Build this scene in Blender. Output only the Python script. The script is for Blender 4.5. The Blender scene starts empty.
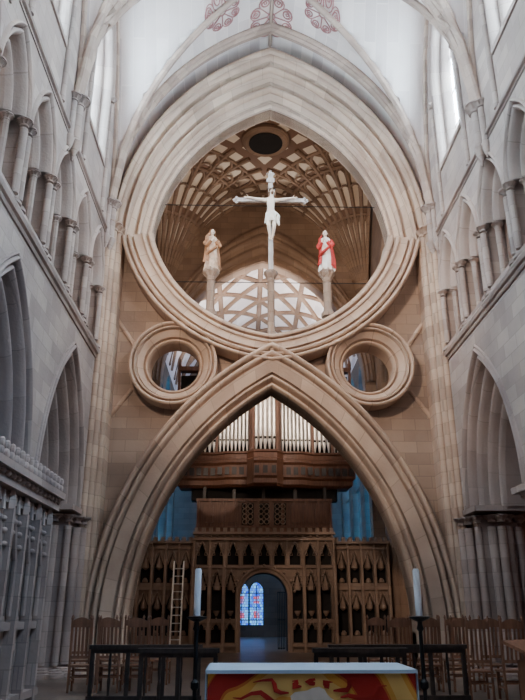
import bpy, math, random
from math import sin, cos, pi, sqrt, atan2
from mathutils import Vector, Matrix
random.seed(7)
SC = bpy.context.scene
COL = SC.collection

# ------------------------------------------------------------ materials
def newmat(name):
    m = bpy.data.materials.new(name); m.use_nodes = True
    nt = m.node_tree; nt.nodes.clear()
    out = nt.nodes.new('ShaderNodeOutputMaterial')
    return m, nt, out
def N(nt, t, **kw):
    n = nt.nodes.new(t)
    for k, v in kw.items(): setattr(n, k, v)
    return n
def stone(name, c1, c2, joint=0.35, bw=0.75, rh=0.36, rough=0.85, scale=0.6, mortar=0.012):
    m, nt, out = newmat(name); L = nt.links.new
    bs = N(nt, 'ShaderNodeBsdfPrincipled'); bs.inputs['Roughness'].default_value = rough
    L(bs.outputs[0], out.inputs[0])
    tc = N(nt, 'ShaderNodeTexCoord')
    no = N(nt, 'ShaderNodeTexNoise'); no.inputs['Scale'].default_value = scale; no.inputs['Detail'].default_value = 6
    L(tc.outputs['Object'], no.inputs['Vector'])
    rp = N(nt, 'ShaderNodeValToRGB'); rp.color_ramp.elements[0].position = .35; rp.color_ramp.elements[1].position = .65
    rp.color_ramp.elements[0].color = (*c1, 1); rp.color_ramp.elements[1].color = (*c2, 1)
    L(no.outputs['Fac'], rp.inputs[0])
    br = N(nt, 'ShaderNodeTexBrick'); br.inputs['Scale'].default_value = 1
    br.inputs['Brick Width'].default_value = bw; br.inputs['Row Height'].default_value = rh
    br.inputs['Mortar Size'].default_value = mortar; br.inputs['Mortar Smooth'].default_value = .4
    br.inputs['Color1'].default_value = (1, 1, 1, 1); br.inputs['Color2'].default_value = (.74, .72, .73, 1)
    k = 1 - joint; br.inputs['Mortar'].default_value = (k, k, k, 1)
    L(tc.outputs['UV'], br.inputs['Vector'])
    mx = N(nt, 'ShaderNodeMix', data_type='RGBA', blend_type='MULTIPLY'); mx.inputs[0].default_value = 1
    L(rp.outputs[0], mx.inputs[6]); L(br.outputs['Color'], mx.inputs[7])
    L(mx.outputs[2], bs.inputs['Base Color'])
    n2 = N(nt, 'ShaderNodeTexNoise'); n2.inputs['Scale'].default_value = 14; n2.inputs['Detail'].default_value = 4
    L(tc.outputs['Object'], n2.inputs['Vector'])
    bp = N(nt, 'ShaderNodeBump'); bp.inputs['Strength'].default_value = .25; bp.inputs['Distance'].default_value = .03
    L(n2.outputs['Fac'], bp.inputs['Height']); L(bp.outputs[0], bs.inputs['Normal'])
    return m
def plain(name, c, rough=.6, metal=0.0, var=.15, scale=4.0):
    m, nt, out = newmat(name); L = nt.links.new
    bs = N(nt, 'ShaderNodeBsdfPrincipled'); bs.inputs['Roughness'].default_value = rough; bs.inputs['Metallic'].default_value = metal
    L(bs.outputs[0], out.inputs[0])
    tc = N(nt, 'ShaderNodeTexCoord')
    no = N(nt, 'ShaderNodeTexNoise'); no.inputs['Scale'].default_value = scale; no.inputs['Detail'].default_value = 3
    L(tc.outputs['Object'], no.inputs['Vector'])
    rp = N(nt, 'ShaderNodeValToRGB')
    rp.color_ramp.elements[0].position = .3; rp.color_ramp.elements[1].position = .7
    rp.color_ramp.elements[0].color = (*[x * (1 - var) for x in c], 1); rp.color_ramp.elements[1].color = (*[min(1, x * (1 + var)) for x in c], 1)
    L(no.outputs['Fac'], rp.inputs[0]); L(rp.outputs[0], bs.inputs['Base Color'])
    return m
def wood(name, c1, c2, rough=.5):
    m, nt, out = newmat(name); L = nt.links.new
    bs = N(nt, 'ShaderNodeBsdfPrincipled'); bs.inputs['Roughness'].default_value = rough
    L(bs.outputs[0], out.inputs[0])
    tc = N(nt, 'ShaderNodeTexCoord'); mp = N(nt, 'ShaderNodeMapping'); mp.inputs['Scale'].default_value = (6, 6, .8)
    L(tc.outputs['Object'], mp.inputs[0])
    no = N(nt, 'ShaderNodeTexNoise'); no.inputs['Scale'].default_value = 2.5; no.inputs['Detail'].default_value = 5
    L(mp.outputs[0], no.inputs['Vector'])
    rp = N(nt, 'ShaderNodeValToRGB'); rp.color_ramp.elements[0].position = .3; rp.color_ramp.elements[1].position = .7
    rp.color_ramp.elements[0].color = (*c1, 1); rp.color_ramp.elements[1].color = (*c2, 1)
    L(no.outputs['Fac'], rp.inputs[0]); L(rp.outputs[0], bs.inputs['Base Color'])
    return m
def glass(name, c1, c2, strength, sx=.22, sy=.3):
    """daylit leaded glass"""
    m, nt, out = newmat(name); L = nt.links.new
    em = N(nt, 'ShaderNodeEmission'); em.inputs['Strength'].default_value = strength
    tc = N(nt, 'ShaderNodeTexCoord')
    br = N(nt, 'ShaderNodeTexBrick'); br.inputs['Scale'].default_value = 1
    br.inputs['Brick Width'].default_value = sx; br.inputs['Row Height'].default_value = sy
    br.inputs['Mortar Size'].default_value = .015
    br.inputs['Color1'].default_value = (*c1, 1); br.inputs['Color2'].default_value = (*c2, 1)
    br.inputs['Mortar'].default_value = (.05, .05, .06, 1)
    L(tc.outputs['UV'], br.inputs['Vector'])
    L(br.outputs['Color'], em.inputs[0]); L(em.outputs[0], out.inputs[0])
    return m

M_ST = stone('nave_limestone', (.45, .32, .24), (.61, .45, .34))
M_SPAN = stone('spandrel_limestone_shaded', (.31, .22, .165), (.41, .30, .23))  # spandrel stone darkened to put recess shade in its colour; pedestals share it
M_WALL = stone('wall_limestone', (.38, .305, .27), (.52, .415, .36), joint=.3)
M_ARC = stone('arcade_limestone', (.33, .255, .23), (.48, .37, .32), joint=.3)
M_BLIND = stone('triforium_limestone_lit', (.62, .42, .32), (.72, .52, .41), joint=.3)  # back panels brighter and warmer: window light inside the lancets put into the colour
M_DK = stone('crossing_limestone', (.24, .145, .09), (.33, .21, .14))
M_CHO = stone('choir_limestone_shaded', (.12, .085, .065), (.18, .125, .09))  # choir walls darkened: the unlit gloom is put into the stone colour
M_SCR = stone('screen_limestone', (.22, .145, .105), (.33, .225, .165), joint=.2, rough=.8)
M_WEB = stone('vault_plaster', (.82, .71, .66), (.90, .80, .75), joint=.06, bw=1.2, rh=.4)
M_RIB = stone('vault_rib_stone', (.46, .34, .27), (.56, .42, .34), joint=.2)
M_FLOOR = stone('floor_slabs', (.12, .088, .07), (.20, .15, .12), joint=.5, bw=.9, rh=.6, rough=.35)
M_GLASS = glass('clerestory_glass', (.68, .86, 1.0), (.52, .78, 1.0), 62)
M_GLASSC = glass('choir_glass', (.10, .48, 1.0), (.04, .30, .85), 6)
M_GLASSE = glass('choir_end_glass', (.9, .9, .9), (.7, .8, 1.0), 6)
M_GLASSA = glass('aisle_glass', (.60, .27, .11), (.25, .20, .3), 1.6)
M_GLASST = glass('added_transept_glow', (1.0, .80, .58), (.9, .75, .6), 5)  # glow of unseen transept windows, added to light the crossing
M_STAIN = glass('stained_glass', (.0, .05, .75), (.12, .50, 1.0), 2.2, .16, .16)
M_STAIN2 = glass('stained_glass_red', (.7, .06, .05), (.1, .3, .9), 1.8, .12, .14)
M_GOLD = plain('gilding', (.85, .45, .10), .35, .6)
M_TIN = plain('pipe_metal', (.80, .76, .74), .30, .65, .08)
M_CASE = wood('organ_oak', (.10, .037, .019), (.18, .072, .037))
M_DARKW = wood('dark_oak', (.02, .013, .011), (.045, .03, .024), .5)
M_CHAIR = wood('chair_oak', (.16, .072, .04), (.26, .12, .07))
M_BLACK = plain('black_iron', (.02, .02, .022), .45, .6)
M_WAX = plain('candle_wax', (.82, .86, .92), .5, 0, .04)
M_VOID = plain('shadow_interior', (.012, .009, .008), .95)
M_SKIN = plain('painted_flesh', (.76, .64, .54), .55, 0, .06)
M_CLOTHW = plain('painted_white_cloth', (.8, .76, .70), .6, 0, .08, 8)
M_ROBE_G = plain('painted_gold_robe', (.36, .18, .09), .55, 0, .4, 7)
M_ROBE_R = plain('painted_red_robe', (.50, .04, .035), .55, 0, .2, 7)
M_ROBE_B = plain('painted_cream_robe', (.58, .42, .31), .55, 0, .25, 7)
M_HAIR = plain('painted_brown_hair', (.12, .06, .03), .7)
M_CROSS = wood('rood_timber', (.36, .32, .31), (.48, .44, .42), .6)
M_RED = plain('vault_scroll_red', (.42, .20, .19), .9)
M_ALU = plain('ladder_metal', (.7, .68, .66), .35, .5, .05)
M_LINEN = plain('altar_linen', (.50, .68, .88), .7, 0, .04)
M_FLAME = plain('flame_applique', (.42, .02, .015), .8, 0, .2)

# ------------------------------------------------------------ mesh builder
class B:
    def __init__(s): s.v = []; s.f = []; s.m = []; s.uv = []
    def add(s, vs, fs, mat=0, uv=None):
        o = len(s.v)
        s.v += [tuple(p) for p in vs]
        s.uv += list(uv) if uv else [(p[0] + p[1], p[2]) for p in vs]
        s.f += [tuple(i + o for i in f) for f in fs]; s.m += [mat] * len(fs)
    def box(s, x0, x1, y0, y1, z0, z1, mat=0, mp=None):
        vs = [(x, y, z) for z in (z0, z1) for y in (y0, y1) for x in (x0, x1)]
        if mp: vs = [mp(*p) for p in vs]
        s.add(vs, [(0, 1, 3, 2), (4, 6, 7, 5), (0, 4, 5, 1), (2, 3, 7, 6), (0, 2, 6, 4), (1, 5, 7, 3)], mat)
    def lathe(s, prof, cx, cy, mat=0, seg=14, lobes=0, amp=0, sx=1, sy=1, ph=0):
        vs = []; fs = []
        for r, z in prof:
            for k in range(seg):
                a = 2 * pi * k / seg + ph
                rr = r * (1 + amp * cos(lobes * a))
                vs.append((cx + rr * cos(a) * sx, cy + rr * sin(a) * sy, z))
        n = len(prof)
        for i in range(n - 1):
            for k in range(seg):
                fs.append((i * seg + k, i * seg + (k + 1) % seg, (i + 1) * seg + (k + 1) % seg, (i + 1) * seg + k))
        fs.append(tuple(range(seg))[::-1]); fs.append(tuple((n - 1) * seg + k for k in range(seg)))
        s.add(vs, fs, mat)
    def tube(s, path, rad, mat=0, seg=8, flat=1.0, closed=False):
        path = [Vector(p) for p in path]; n = len(path)
        if not hasattr(rad, '__len__'): rad = [rad] * n
        vs = []; fs = []
        for i in range(n):
            if closed: t = path[(i + 1) % n] - path[i - 1]
            else: t = path[min(i + 1, n - 1)] - path[max(i - 1, 0)]
            t.normalize()
            up = Vector((0, 0, 1)) if abs(t.z) < .95 else Vector((0, 1, 0))
            a = t.cross(up).normalized(); b = a.cross(t)
            for k in range(seg):
                q = 2 * pi * k / seg
                vs.append(path[i] + a * cos(q) * rad[i] + b * sin(q) * rad[i] * flat)
        for i in range(n if closed else n - 1):
            j = (i + 1) % n
            for k in range(seg):
                fs.append((i * seg + k, i * seg + (k + 1) % seg, j * seg + (k + 1) % seg, j * seg + k))
        if not closed:
            fs.append(tuple(range(seg))[::-1]); fs.append(tuple((n - 1) * seg + k for k in range(seg)))
        s.add(vs, fs, mat)
    def ball(s, c, rx, ry, rz, mat=0, seg=14, rings=9):
        vs = [(c[0], c[1], c[2] - rz)]; fs = []
        for i in range(1, rings):
            p = -pi / 2 + pi * i / rings
            for k in range(seg):
                a = 2 * pi * k / seg
                vs.append((c[0] + rx * cos(p) * cos(a), c[1] + ry * cos(p) * sin(a), c[2] + rz * sin(p)))
        vs.append((c[0], c[1], c[2] + rz)); e = len(vs) - 1
        for k in range(seg):
            fs.append((0, 1 + (k + 1) % seg, 1 + k)); fs.append((e, e - seg + k, e - seg + (k + 1) % seg))
        for i in range(rings - 2):
            for k in range(seg):
                a = 1 + i * seg
                fs.append((a + k, a + (k + 1) % seg, a + seg + (k + 1) % seg, a + seg + k))
        s.add(vs, fs, mat)
    def band(s, A, Bc, prof, mp, mat=0, closed=False, caps=False):
        n = len(A); P = len(prof); vs = []; uv = []; fs = []; l = 0
        for i in range(n + (1 if closed else 0)):
            q = i % n
            if i:
                l += (Vector(A[q]) - Vector(A[(i - 1) % n])).length
            w = (Vector(A[q]) - Vector(Bc[q])).length
            for sj, d in prof:
                a = A[q][0] * (1 - sj) + Bc[q][0] * sj; z = A[q][1] * (1 - sj) + Bc[q][1] * sj
                vs.append(mp(a, d, z)); uv.append((l, sj * w * .9 + .02))
        for i in range(n - 1 + (1 if closed else 0)):
            for j in range(P - 1):
                fs.append((i * P + j, i * P + j + 1, (i + 1) * P + j + 1, (i + 1) * P + j))
        if caps: fs += [tuple(range(P)), tuple((n - 1) * P + j for j in range(P))]
        s.add(vs, fs, mat, uv)
    def panel(s, outline, holes, d0, d1, mp, mat=0):
        cu = bpy.data.curves.new('tmp', 'CURVE'); cu.dimensions = '2D'; cu.fill_mode = 'BOTH'
        e = abs(d1 - d0) / 2; cu.extrude = e
        for poly in [outline] + holes:
            sp = cu.splines.new('POLY'); sp.points.add(len(poly) - 1); sp.use_cyclic_u = True
            for p, q in zip(sp.points, poly): p.co = (q[0], q[1], 0, 1)
        ob = bpy.data.objects.new('tmp', cu); COL.objects.link(ob)
        me = ob.to_mesh()
        c = (d0 + d1) / 2
        vs = [mp(v.co.x, c + v.co.z, v.co.y) for v in me.vertices]; uv = [(v.co.x, v.co.y) for v in me.vertices]
        fs = [tuple(p.vertices) for p in me.polygons]
        s.add(vs, fs, mat, uv)
        ob.to_mesh_clear(); bpy.data.objects.remove(ob); bpy.data.curves.remove(cu)
    def make(s, name, mats, parent=None, smooth=True, loc=None, rot=None):
        me = bpy.data.meshes.new(name); me.from_pydata(s.v, [], s.f)
        for m in mats: me.materials.append(m)
        me.polygons.foreach_set('material_index', s.m)
        ul = me.uv_layers.new(name='UVMap')
        for lp in me.loops: ul.data[lp.index].uv = s.uv[lp.vertex_index]
        if smooth:
            me.polygons.foreach_set('use_smooth', [True] * len(me.polygons))
            me.set_sharp_from_angle(angle=math.radians(38))
        me.update()
        ob = bpy.data.objects.new(name, me); COL.objects.link(ob)
        if parent: ob.parent = parent
        if loc: ob.location = loc
        if rot: ob.rotation_euler = rot
        return ob
def empty(name, loc=(0, 0, 0)):
    e = bpy.data.objects.new(name, None); COL.objects.link(e); e.location = loc; e.empty_display_size = .2; return e

F = lambda a, d, z: (a, d, z)
WX = 5.4
LW = lambda a, d, z: (-WX - d, a, z)
RW = lambda a, d, z: (WX + d, a, z)

def arch(hw, zs, ap, n=16, z0=None, cx=0, jn=1):
    h = ap - zs; sg = 1 if h > 0 else -1; h = abs(h)
    c = (h * h - hw * hw) / (2 * hw); R = c + hw
    t1 = atan2(h, -c)
    L = []
    if z0 is not None:
        for j in range(jn): L.append((-hw, z0 + (zs - z0) * j / jn))
    for i in range(n + 1):
        t = pi + (t1 - pi) * i / n
        L.append((c + R * cos(t), zs + sg * R * sin(t)))
    L[-1] = (0, ap)
    Rr = [(-x, z) for x, z in L[:-1]][::-1]
    return [(x + cx, z) for x, z in L + Rr]
def rolls(segs):
    out = []
    for s0, d0, s1, d1, amp in segs:
        k = 7 if amp else 1
        for i in range(k + 1):
            t = i / k
            out.append((s0 + (s1 - s0) * t, d0 + (d1 - d0) * t - amp * sin(pi * t)))
    return out

CAPITAL = [(.6, -.35), (.72, -.34), (.72, -.28), (.6, -.26), (.62, -.1), (.95, .12), (1.2, .2), (1.15, .26), (1.3, .28), (1.3, .38), (.9, .4)]
def capital(b, x, y, z, r, mat=0):
    b.lathe([(a * r, z + q * r * 1.6) for a, q in CAPITAL[:5]], x, y, mat, 16)
    b.lathe([(a * r, z + q * r * 1.6) for a, q in CAPITAL[4:8]], x, y, mat, 32, 8, .10)
    b.lathe([(a * r, z + q * r * 1.6) for a, q in CAPITAL[8:]], x, y, mat, 16)
BASE = [(1.5, 0), (1.5, .5), (1.25, .6), (1.3, .8), (1.05, .95), (1.1, 1.1), (.9, 1.2)]
def base(b, x, y, z, r, mat=0):
    b.lathe([(a * r, z + q * r) for a, q in BASE], x, y, mat, 16)

# ------------------------------------------------------------ floor
b = B()
b.add([(-17, -26, 0), (17, -26, 0), (17, 28, 0), (-17, 28, 0)], [(0, 1, 2, 3)], 0, [(-17, -26), (17, -26), (17, 28), (-17, 28)])
b.make('floor', [M_FLOOR])

# ------------------------------------------------------------ scissor arch (strainer) wall
b = B()
low_in = arch(4.05, 1.0, 8.08, 28, z0=0); low_out = arch(5.20, 1.0, 9.50, 28, z0=0)
inv_in = arch(4.10, 14.5, 9.84, 26); inv_out = arch(5.16, 14.5, 8.86, 26)
keep = [i for i, p in enumerate(inv_in) if p[1] < 13.65]
inv_in = [inv_in[i] for i in keep]; inv_out = [inv_out[i] for i in keep]
up_in = arch(4.12, 13.1, 19.15, 24); up_out = arch(5.38, 13.4, 21.5, 24)
outline = [(-5.62, 0)] + low_in + [(5.62, 0), (5.62, 22.6), (-5.62, 22.6)]
hole = up_in + [p for p in inv_in[::-1] if p[1] < 13.05]
oc = []
for sx in (-3.1, 3.1):
    oc.append([(sx + .84 * cos(2 * pi * k / 36), 8.83 + .84 * sin(2 * pi * k / 36)) for k in range(36)])
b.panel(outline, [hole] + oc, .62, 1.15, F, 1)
pl = rolls([(0, 1.2, 0, .30, 0), (0, .30, .10, .20, .06), (.10, .28, .17, .24, -.08), (.17, .20, .26, .08, .06), (.26, .16, .32, .10, -.07),
            (.32, .04, .62, -.08, 0), (.62, .02, .68, .0, -.07), (.68, -.04, .80, -.10, .06), (.80, .02, .86, .0, -.09), (.86, -.08, .99, -.1, .08), (1, -.04, 1, .65, 0)])
b.band(low_in, low_out, pl, F)
pi_ = rolls([(0, 1.2, 0, .12, 0), (0, .12, .16, .0, .06), (.16, .08, .24, .07, -.09), (.24, .02, .36, -.05, .04),
             (.36, 0, .62, -.06, 0), (.62, .02, .70, .0, -.09), (.70, -.06, .82, -.08, .05), (.82, .02, .87, .02, -.08), (.87, -.06, .99, -.1, .06), (1, -.05, 1, .65, 0)])
b.band(inv_in, inv_out, pi_, F, 0, False, True)
pu = rolls([(0, 1.2, 0, .70, 0), (0, .70, .10, .62, .07), (.10, .72, .16, .64, -.08), (.16, .58, .28, .50, .02), (.28, .44, .37, .36, .08), (.37, .46, .44, .38, -.09),
            (.44, .32, .58, .22, .02), (.58, .14, .67, .06, .08), (.67, .18, .74, .10, -.09), (.74, .0, .86, -.06, .03), (.86, -.04, .98, -.10, .08), (1, -.05, 1, .65, 0)])
b.band(up_in, up_out, pu, F)
for sx in (-3.1, 3.1):
    A = [(sx + .80 * cos(2 * pi * k / 48), 8.83 + .80 * sin(2 * pi * k / 48)) for k in range(48)]
    C = [(sx + 1.38 * cos(2 * pi * k / 48), 8.83 + 1.38 * sin(2 * pi * k / 48)) for k in range(48)]
    po = rolls([(0, 1.2, 0, .5, 0), (0, .5, .16, .38, .06), (.16, .42, .27, .34, -.07), (.27, .30, .55, .14, 0), (.55, .14, .62, .10, -.05), (.62, .05, .74, .03, .04), (.74, .10, .82, .08, -.06), (.82, .03, .99, .0, .05), (1, 0, 1, .65, 0)])
    b.band(A, C, po, F, 0, True)
for sg in (-1, 1):
    for p0, p1 in (((4.36, 9.5), (5.05, 10.5)), ((4.42, 8.1), (5.05, 7.2))):
        b.tube([(sg * p0[0], .6, p0[1]), (sg * p1[0], .6, p1[1])], .07)
    b.box(min(sg * 4.98, sg * 5.4), max(sg * 4.98, sg * 5.4), .02, .7, .0, 13.4)
scissor = b.make('scissor_arch', [M_ST, M_SPAN])

for sg in (-1, 1):
    b = B()
    b.box(min(sg * 5.1, sg * 6.9), max(sg * 5.1, sg * 6.9), .66, 1.9, 0, 14.2)
    for k, (dx, dy, r) in enumerate([(5.12, .0, .10), (5.26, -.2, .13), (5.34, -.46, .09)]):
        b.lathe([(r, .2), (r, 13.4)], sg * dx, dy, 0, 12)
        capital(b, sg * dx, dy, 13.45, r * 1.8); base(b, sg * dx, dy, 0, r * 1.4)
    b.make('crossing_pier', [M_ST], scissor)

# ------------------------------------------------------------ side walls of nave
PIERS = [-.5, -5.4, -10.3, -15.2, -20.1, -25.0]
BAYC = [(PIERS[i] + PIERS[i + 1]) / 2 for i in range(5)]
LANC = [-1.42 - 1.96 * k for k in range(12)]
for side, mp, nm in ((-1, LW, 'left'), (1, RW, 'right')):
    b = B()
    ol = [(.4, 4.2)]
    for yc in BAYC:
        ol += arch(2.22, 4.2, 8.32, 18, cx=yc)[::-1]
    ol += [(-25, 4.2), (-25, 22.2), (.4, 22.2)]
    holes = []
    for yc in BAYC: holes.append(arch(1.16, 17.6, 20.56, 12, z0=14.9, cx=yc))
    for y in LANC: holes.append(arch(.91, 11.1, 12.80, 10, z0=9.25, cx=y))
    b.panel(ol, holes, 0, 1.4, mp, 0)
    b.box(-25, .4, .62, .72, 9.1, 12.9, 1, mp)
    for z, r in ((8.95, .12), (13.15, .07)):
        b.tube([mp(.3, -.02, z), mp(-25, -.02, z)], r, 0, 8)
        b.tube([mp(.3, -.01, z - .16), mp(-25, -.01, z - .16)], r * .5, 0, 6)
    pa = rolls([(0, 1.4, 0, .85, 0), (0, .85, .11, .72, .08), (.11, .80, .19, .70, -.10), (.19, .60, .32, .50, .08), (.32, .56, .40, .46, -.10),
                (.40, .36, .53, .26, .08), (.53, .32, .61, .22, -.10), (.61, .14, .74, .06, .08), (.74, .12, .80, .06, -.09), (.80, -.0, .9, -.02, .07), (.9, .0, 1, .03, .06)])
    for yc in BAYC:
        b.band(arch(1.28, 4.2, 7.05, 20, cx=yc), arch(2.24, 4.2, 8.35, 20, cx=yc), pa, mp, 2)
    pt = rolls([(0, .66, 0, .38, 0), (0, .38, .26, .26, .08), (.26, .30, .42, .2, -.08), (.42, .12, .68, .02, .08), (.68, .08, .78, .06, -.06), (.78, .0, 1, -.0, .07)])
    for y in LANC:
        b.band(arch(.52, 11.1, 12.25, 10, cx=y), arch(.94, 11.1, 12.85, 10, cx=y), pt, mp, 0)
        for q in (-.84, .84):
            b2 = mp(y + q, .02, 0); b.lathe([(.085, 9.3), (.085, 10.85)], b2[0], b2[1], 0, 10)
            capital(b, b2[0], b2[1], 10.97, .13); base(b, b2[0], b2[1], 9.05, .11)
            b3 = mp(y + q * .78, .34, 0); b.lathe([(.08, 9.1), (.08, 11.1)], b3[0], b3[1], 0, 8); capital(b, b3[0], b3[1], 10.97, .12)
    pw = rolls([(0, .75, 0, .5, 0), (0, .5, .5, .25, .08), (.5, .28, .6, .2, -.07), (.6, .1, 1, -.02, .08)])
    for yc in BAYC:
        b.band(arch(.80, 17.6, 20.0, 12, z0=14.8, cx=yc), arch(1.18, 17.6, 20.6, 12, z0=14.8, cx=yc), pw, mp, 0)
        b.band(arch(1.22, 17.6, 20.7, 12, cx=yc), arch(1.4, 17.6, 20.95, 12, cx=yc), rolls([(0, 0, 1, 0, .1)]), mp, 0)
        for q in (-1.3, 1.3):
            c = mp(yc + q, -.04, 0); b.lathe([(.08, 13.2), (.08, 17.3)], c[0], c[1], 0, 10)
            capital(b, c[0], c[1], 17.45, .12)
        b.box(yc - 1.16, yc + 1.16, -.05, .75, 14.75, 14.9, 0, mp)
    for y in PIERS[:-1]:
        for q, r in ((-.2, .09), (0, .13), (.2, .09)):
            c = mp(y + q, -.12 if q == 0 else -.04, 0)
            b.lathe([(.02, 12.45), (r * .8, 12.6), (r * 1.5, 12.85), (r, 12.95), (r, 14.0)], c[0], c[1], 0, 12)
            capital(b, c[0], c[1], 14.1, r * 1.7)
    wall = b.make('wall_' + nm, [M_WALL, M_BLIND, M_ARC])
    for i, yc in enumerate(BAYC):
        g = B()
        g.panel(arch(.84, 17.6, 20.05, 12, z0=14.9, cx=yc), [], .56, .58, mp, 0)
        for q in (-.28, .28): g.box(yc + q - .04, yc + q + .04, .46, .56, 14.9, 19.2, 1, mp)
        for z in (16.2, 17.5, 18.8): g.box(yc - .8, yc + .8, .5, .54, z - .02, z + .02, 1, mp)
        g.make('window_clerestory_%s_%d' % (nm, i + 1), [M_GLASS, M_WALL])
    for y in PIERS:
        b = B(); c = mp(y, .7, 0)
        b.box(c[0] - .55, c[0] + .55, y - .6, y + .6, 0, 4.0)
        for i in range(4):
            a = i * pi / 2
            for da, rad in ((-.30, .72), (0, .80), (.30, .72)):
                x = c[0] + rad * cos(a + da); yy = y + rad * 1.08 * sin(a + da)
                b.lathe([(.12, .3), (.12, 3.7)], x, yy, 0, 12)
                capital(b, x, yy, 3.9, .165); base(b, x, yy, .0, .2)
            a += pi / 4
            x = c[0] + .86 * cos(a) * .9; yy = y + .86 * sin(a)
            b.lathe([(.10, .3), (.10, 3.7)], x, yy, 0, 12); capital(b, x, yy, 3.9, .15); base(b, x, yy, 0, .17)
        b.box(c[0] - .75, c[0] + .75, y - 1.12, y + 1.12, 4.08, 4.22)
        b.make('arcade_pier', [M_ARC], wall)
    b = B(); ax = 5.2
    hs = [arch(.9, 4.6, 6.2, 10, z0=2.0, cx=yc) for yc in BAYC]
    b.panel([(.4, 0), (-25, 0), (-25, 9), (.4, 9)], hs, ax, ax + .5, mp, 0)
    b.box(-25, .4, 1.4, ax, 8.5, 8.7, 0, mp)
    b.box(.35, .6, 1.4, ax, 0, 8.6, 0, mp)
    b.make('wall_aisle_' + nm, [M_DK])
    for i, yc in enumerate(BAYC):
        g = B(); g.panel(arch(.95, 4.6, 6.25, 10, z0=1.95, cx=yc), [], ax + .3, ax + .33, mp, 0)
        for q in (-.3, .3): g.box(yc + q - .04, yc + q + .04, ax + .2, ax + .3, 1.95, 5.6, 1, mp)
        g.make('window_aisle_%s_%d' % (nm, i + 1), [M_GLASSA, M_DK])

# ------------------------------------------------------------ nave vault
ZS, HV = 14.2, 7.85
def P(t, hw):
    c = (HV * HV - hw * hw) / (2 * hw); R = c + hw; q = min(abs(t), hw) + c
    return ZS + sqrt(max(0, R * R - q * q))
def vz(x, y):
    z = P(x, 5.42)
    for yc in BAYC:
        if abs(y - yc) <= 2.45: z = max(z, P(y - yc, 2.45))
    return z
b = B()
ys = [.65, .0, -.5]
for yc in BAYC: ys += [yc + 2.45 - 4.9 * k / 24 for k in range(1, 25)]
NX = 56; xs = [-5.44 + 10.88 * i / NX for i in range(NX + 1)]
vs = [(x, y, vz(x, y)) for y in ys for x in xs]
uv = [(y, x) for y in ys for x in xs]
fs = [(j * (NX + 1) + i, j * (NX + 1) + i + 1, (j + 1) * (NX + 1) + i + 1, (j + 1) * (NX + 1) + i) for j in range(len(ys) - 1) for i in range(NX)]
b.add(vs, fs, 0, uv)
b.make('ceiling', [M_WEB])
b = B()
for yc in BAYC:
    for sg in (-1, 1):
        b.tube([(5.36 * t / 20, yc + sg * 2.42 * t / 20, P(5.42 * t / 20, 5.42) - .06) for t in range(-20, 21)], .12, 0, 8)
        b.tube([(sg * 5.34, yc + 2.42 * t / 16, P(2.45 * t / 16, 2.45) - .1) for t in range(-16, 17)], .08, 0, 6)
    b.ball((0, yc, ZS + HV - .12), .3, .3, .16)
for y in PIERS[:-1]:
    for dy, r in ((-.16, .09), (0, .15), (.16, .09)):
        b.tube([(5.36 * t / 24, y + dy, P(5.42 * t / 24, 5.42) - .07) for t in range(-24, 25)], r, 0, 8)
b.tube([(0, .4, ZS + HV - .04), (0, -25, ZS + HV - .04)], .07, 0, 6)
b.make('ceiling_ribs', [M_RIB])
b = B()
def scroll(cx, cy, R, RY):
    def pt(x, y): return (x, y, vz(x, y) - .03)
    for k in range(8):
        a0 = k * pi / 4
        for sg in (-1, 1):
            pth = [(cx + cos(a0) * R * (.12 + .5 * i / 21), cy + sin(a0) * RY * (.12 + .5 * i / 21)) for i in range(22)]
            ex, ey = pth[-1]
            sp = []
            for i in range(26):
                t = i / 25; rr = .24 * (1 - t * .8); q = a0 + sg * (pi * .5) - sg * t * 3.4 * pi
                sp.append(pt(ex + R * (cos(q) * rr - cos(a0 + sg * pi / 2) * .24), ey + RY * (sin(q) * rr - sin(a0 + sg * pi / 2) * .24)))
            b.tube(sp, .02, 0, 5)
        b.tube([pt(*p) for p in pth], .022, 0, 5)
    b.tube([pt(cx + cos(q * pi / 12) * R * .15, cy + sin(q * pi / 12) * RY * .15) for q in range(24)], .022, 0, 5, closed=True)
scroll(0, -1.0, .9, 1.05); scroll(-1.75, -1.95, .7, .8); scroll(1.75, -1.95, .7, .8)
b.make('ceiling_painted_scrollwork', [M_RED])

# ------------------------------------------------------------ crossing: fan vault, walls
CX, CY, CA = 0, 6.2, 5.3
ZF, HF = 13.6, 8.6
def fan(d): return ZF + HF * sqrt(max(0, 1 - (1 - min(d / CA, 1)) ** 2))
m, nt, out = newmat('fan_vault_panels'); L = nt.links.new
bs = N(nt, 'ShaderNodeBsdfPrincipled'); bs.inputs['Roughness'].default_value = .8; L(bs.outputs[0], out.inputs[0])
tc = N(nt, 'ShaderNodeTexCoord'); br = N(nt, 'ShaderNodeTexBrick'); br.offset = 0; br.inputs['Scale'].default_value = 1
br.inputs['Brick Width'].default_value = 1.0; br.inputs['Row Height'].default_value = 2.0; br.inputs['Mortar Size'].default_value = .24; br.inputs['Mortar Smooth'].default_value = .05
br.inputs['Color1'].default_value = (.78, .66, .53, 1); br.inputs['Color2'].default_value = (.52, .38, .27, 1); br.inputs['Mortar'].default_value = (.17, .09, .055, 1)
L(tc.outputs['UV'], br.inputs['Vector']); L(br.outputs['Color'], bs.inputs['Base Color'])
M_FAN = m
b = B()
NR = 9
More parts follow.
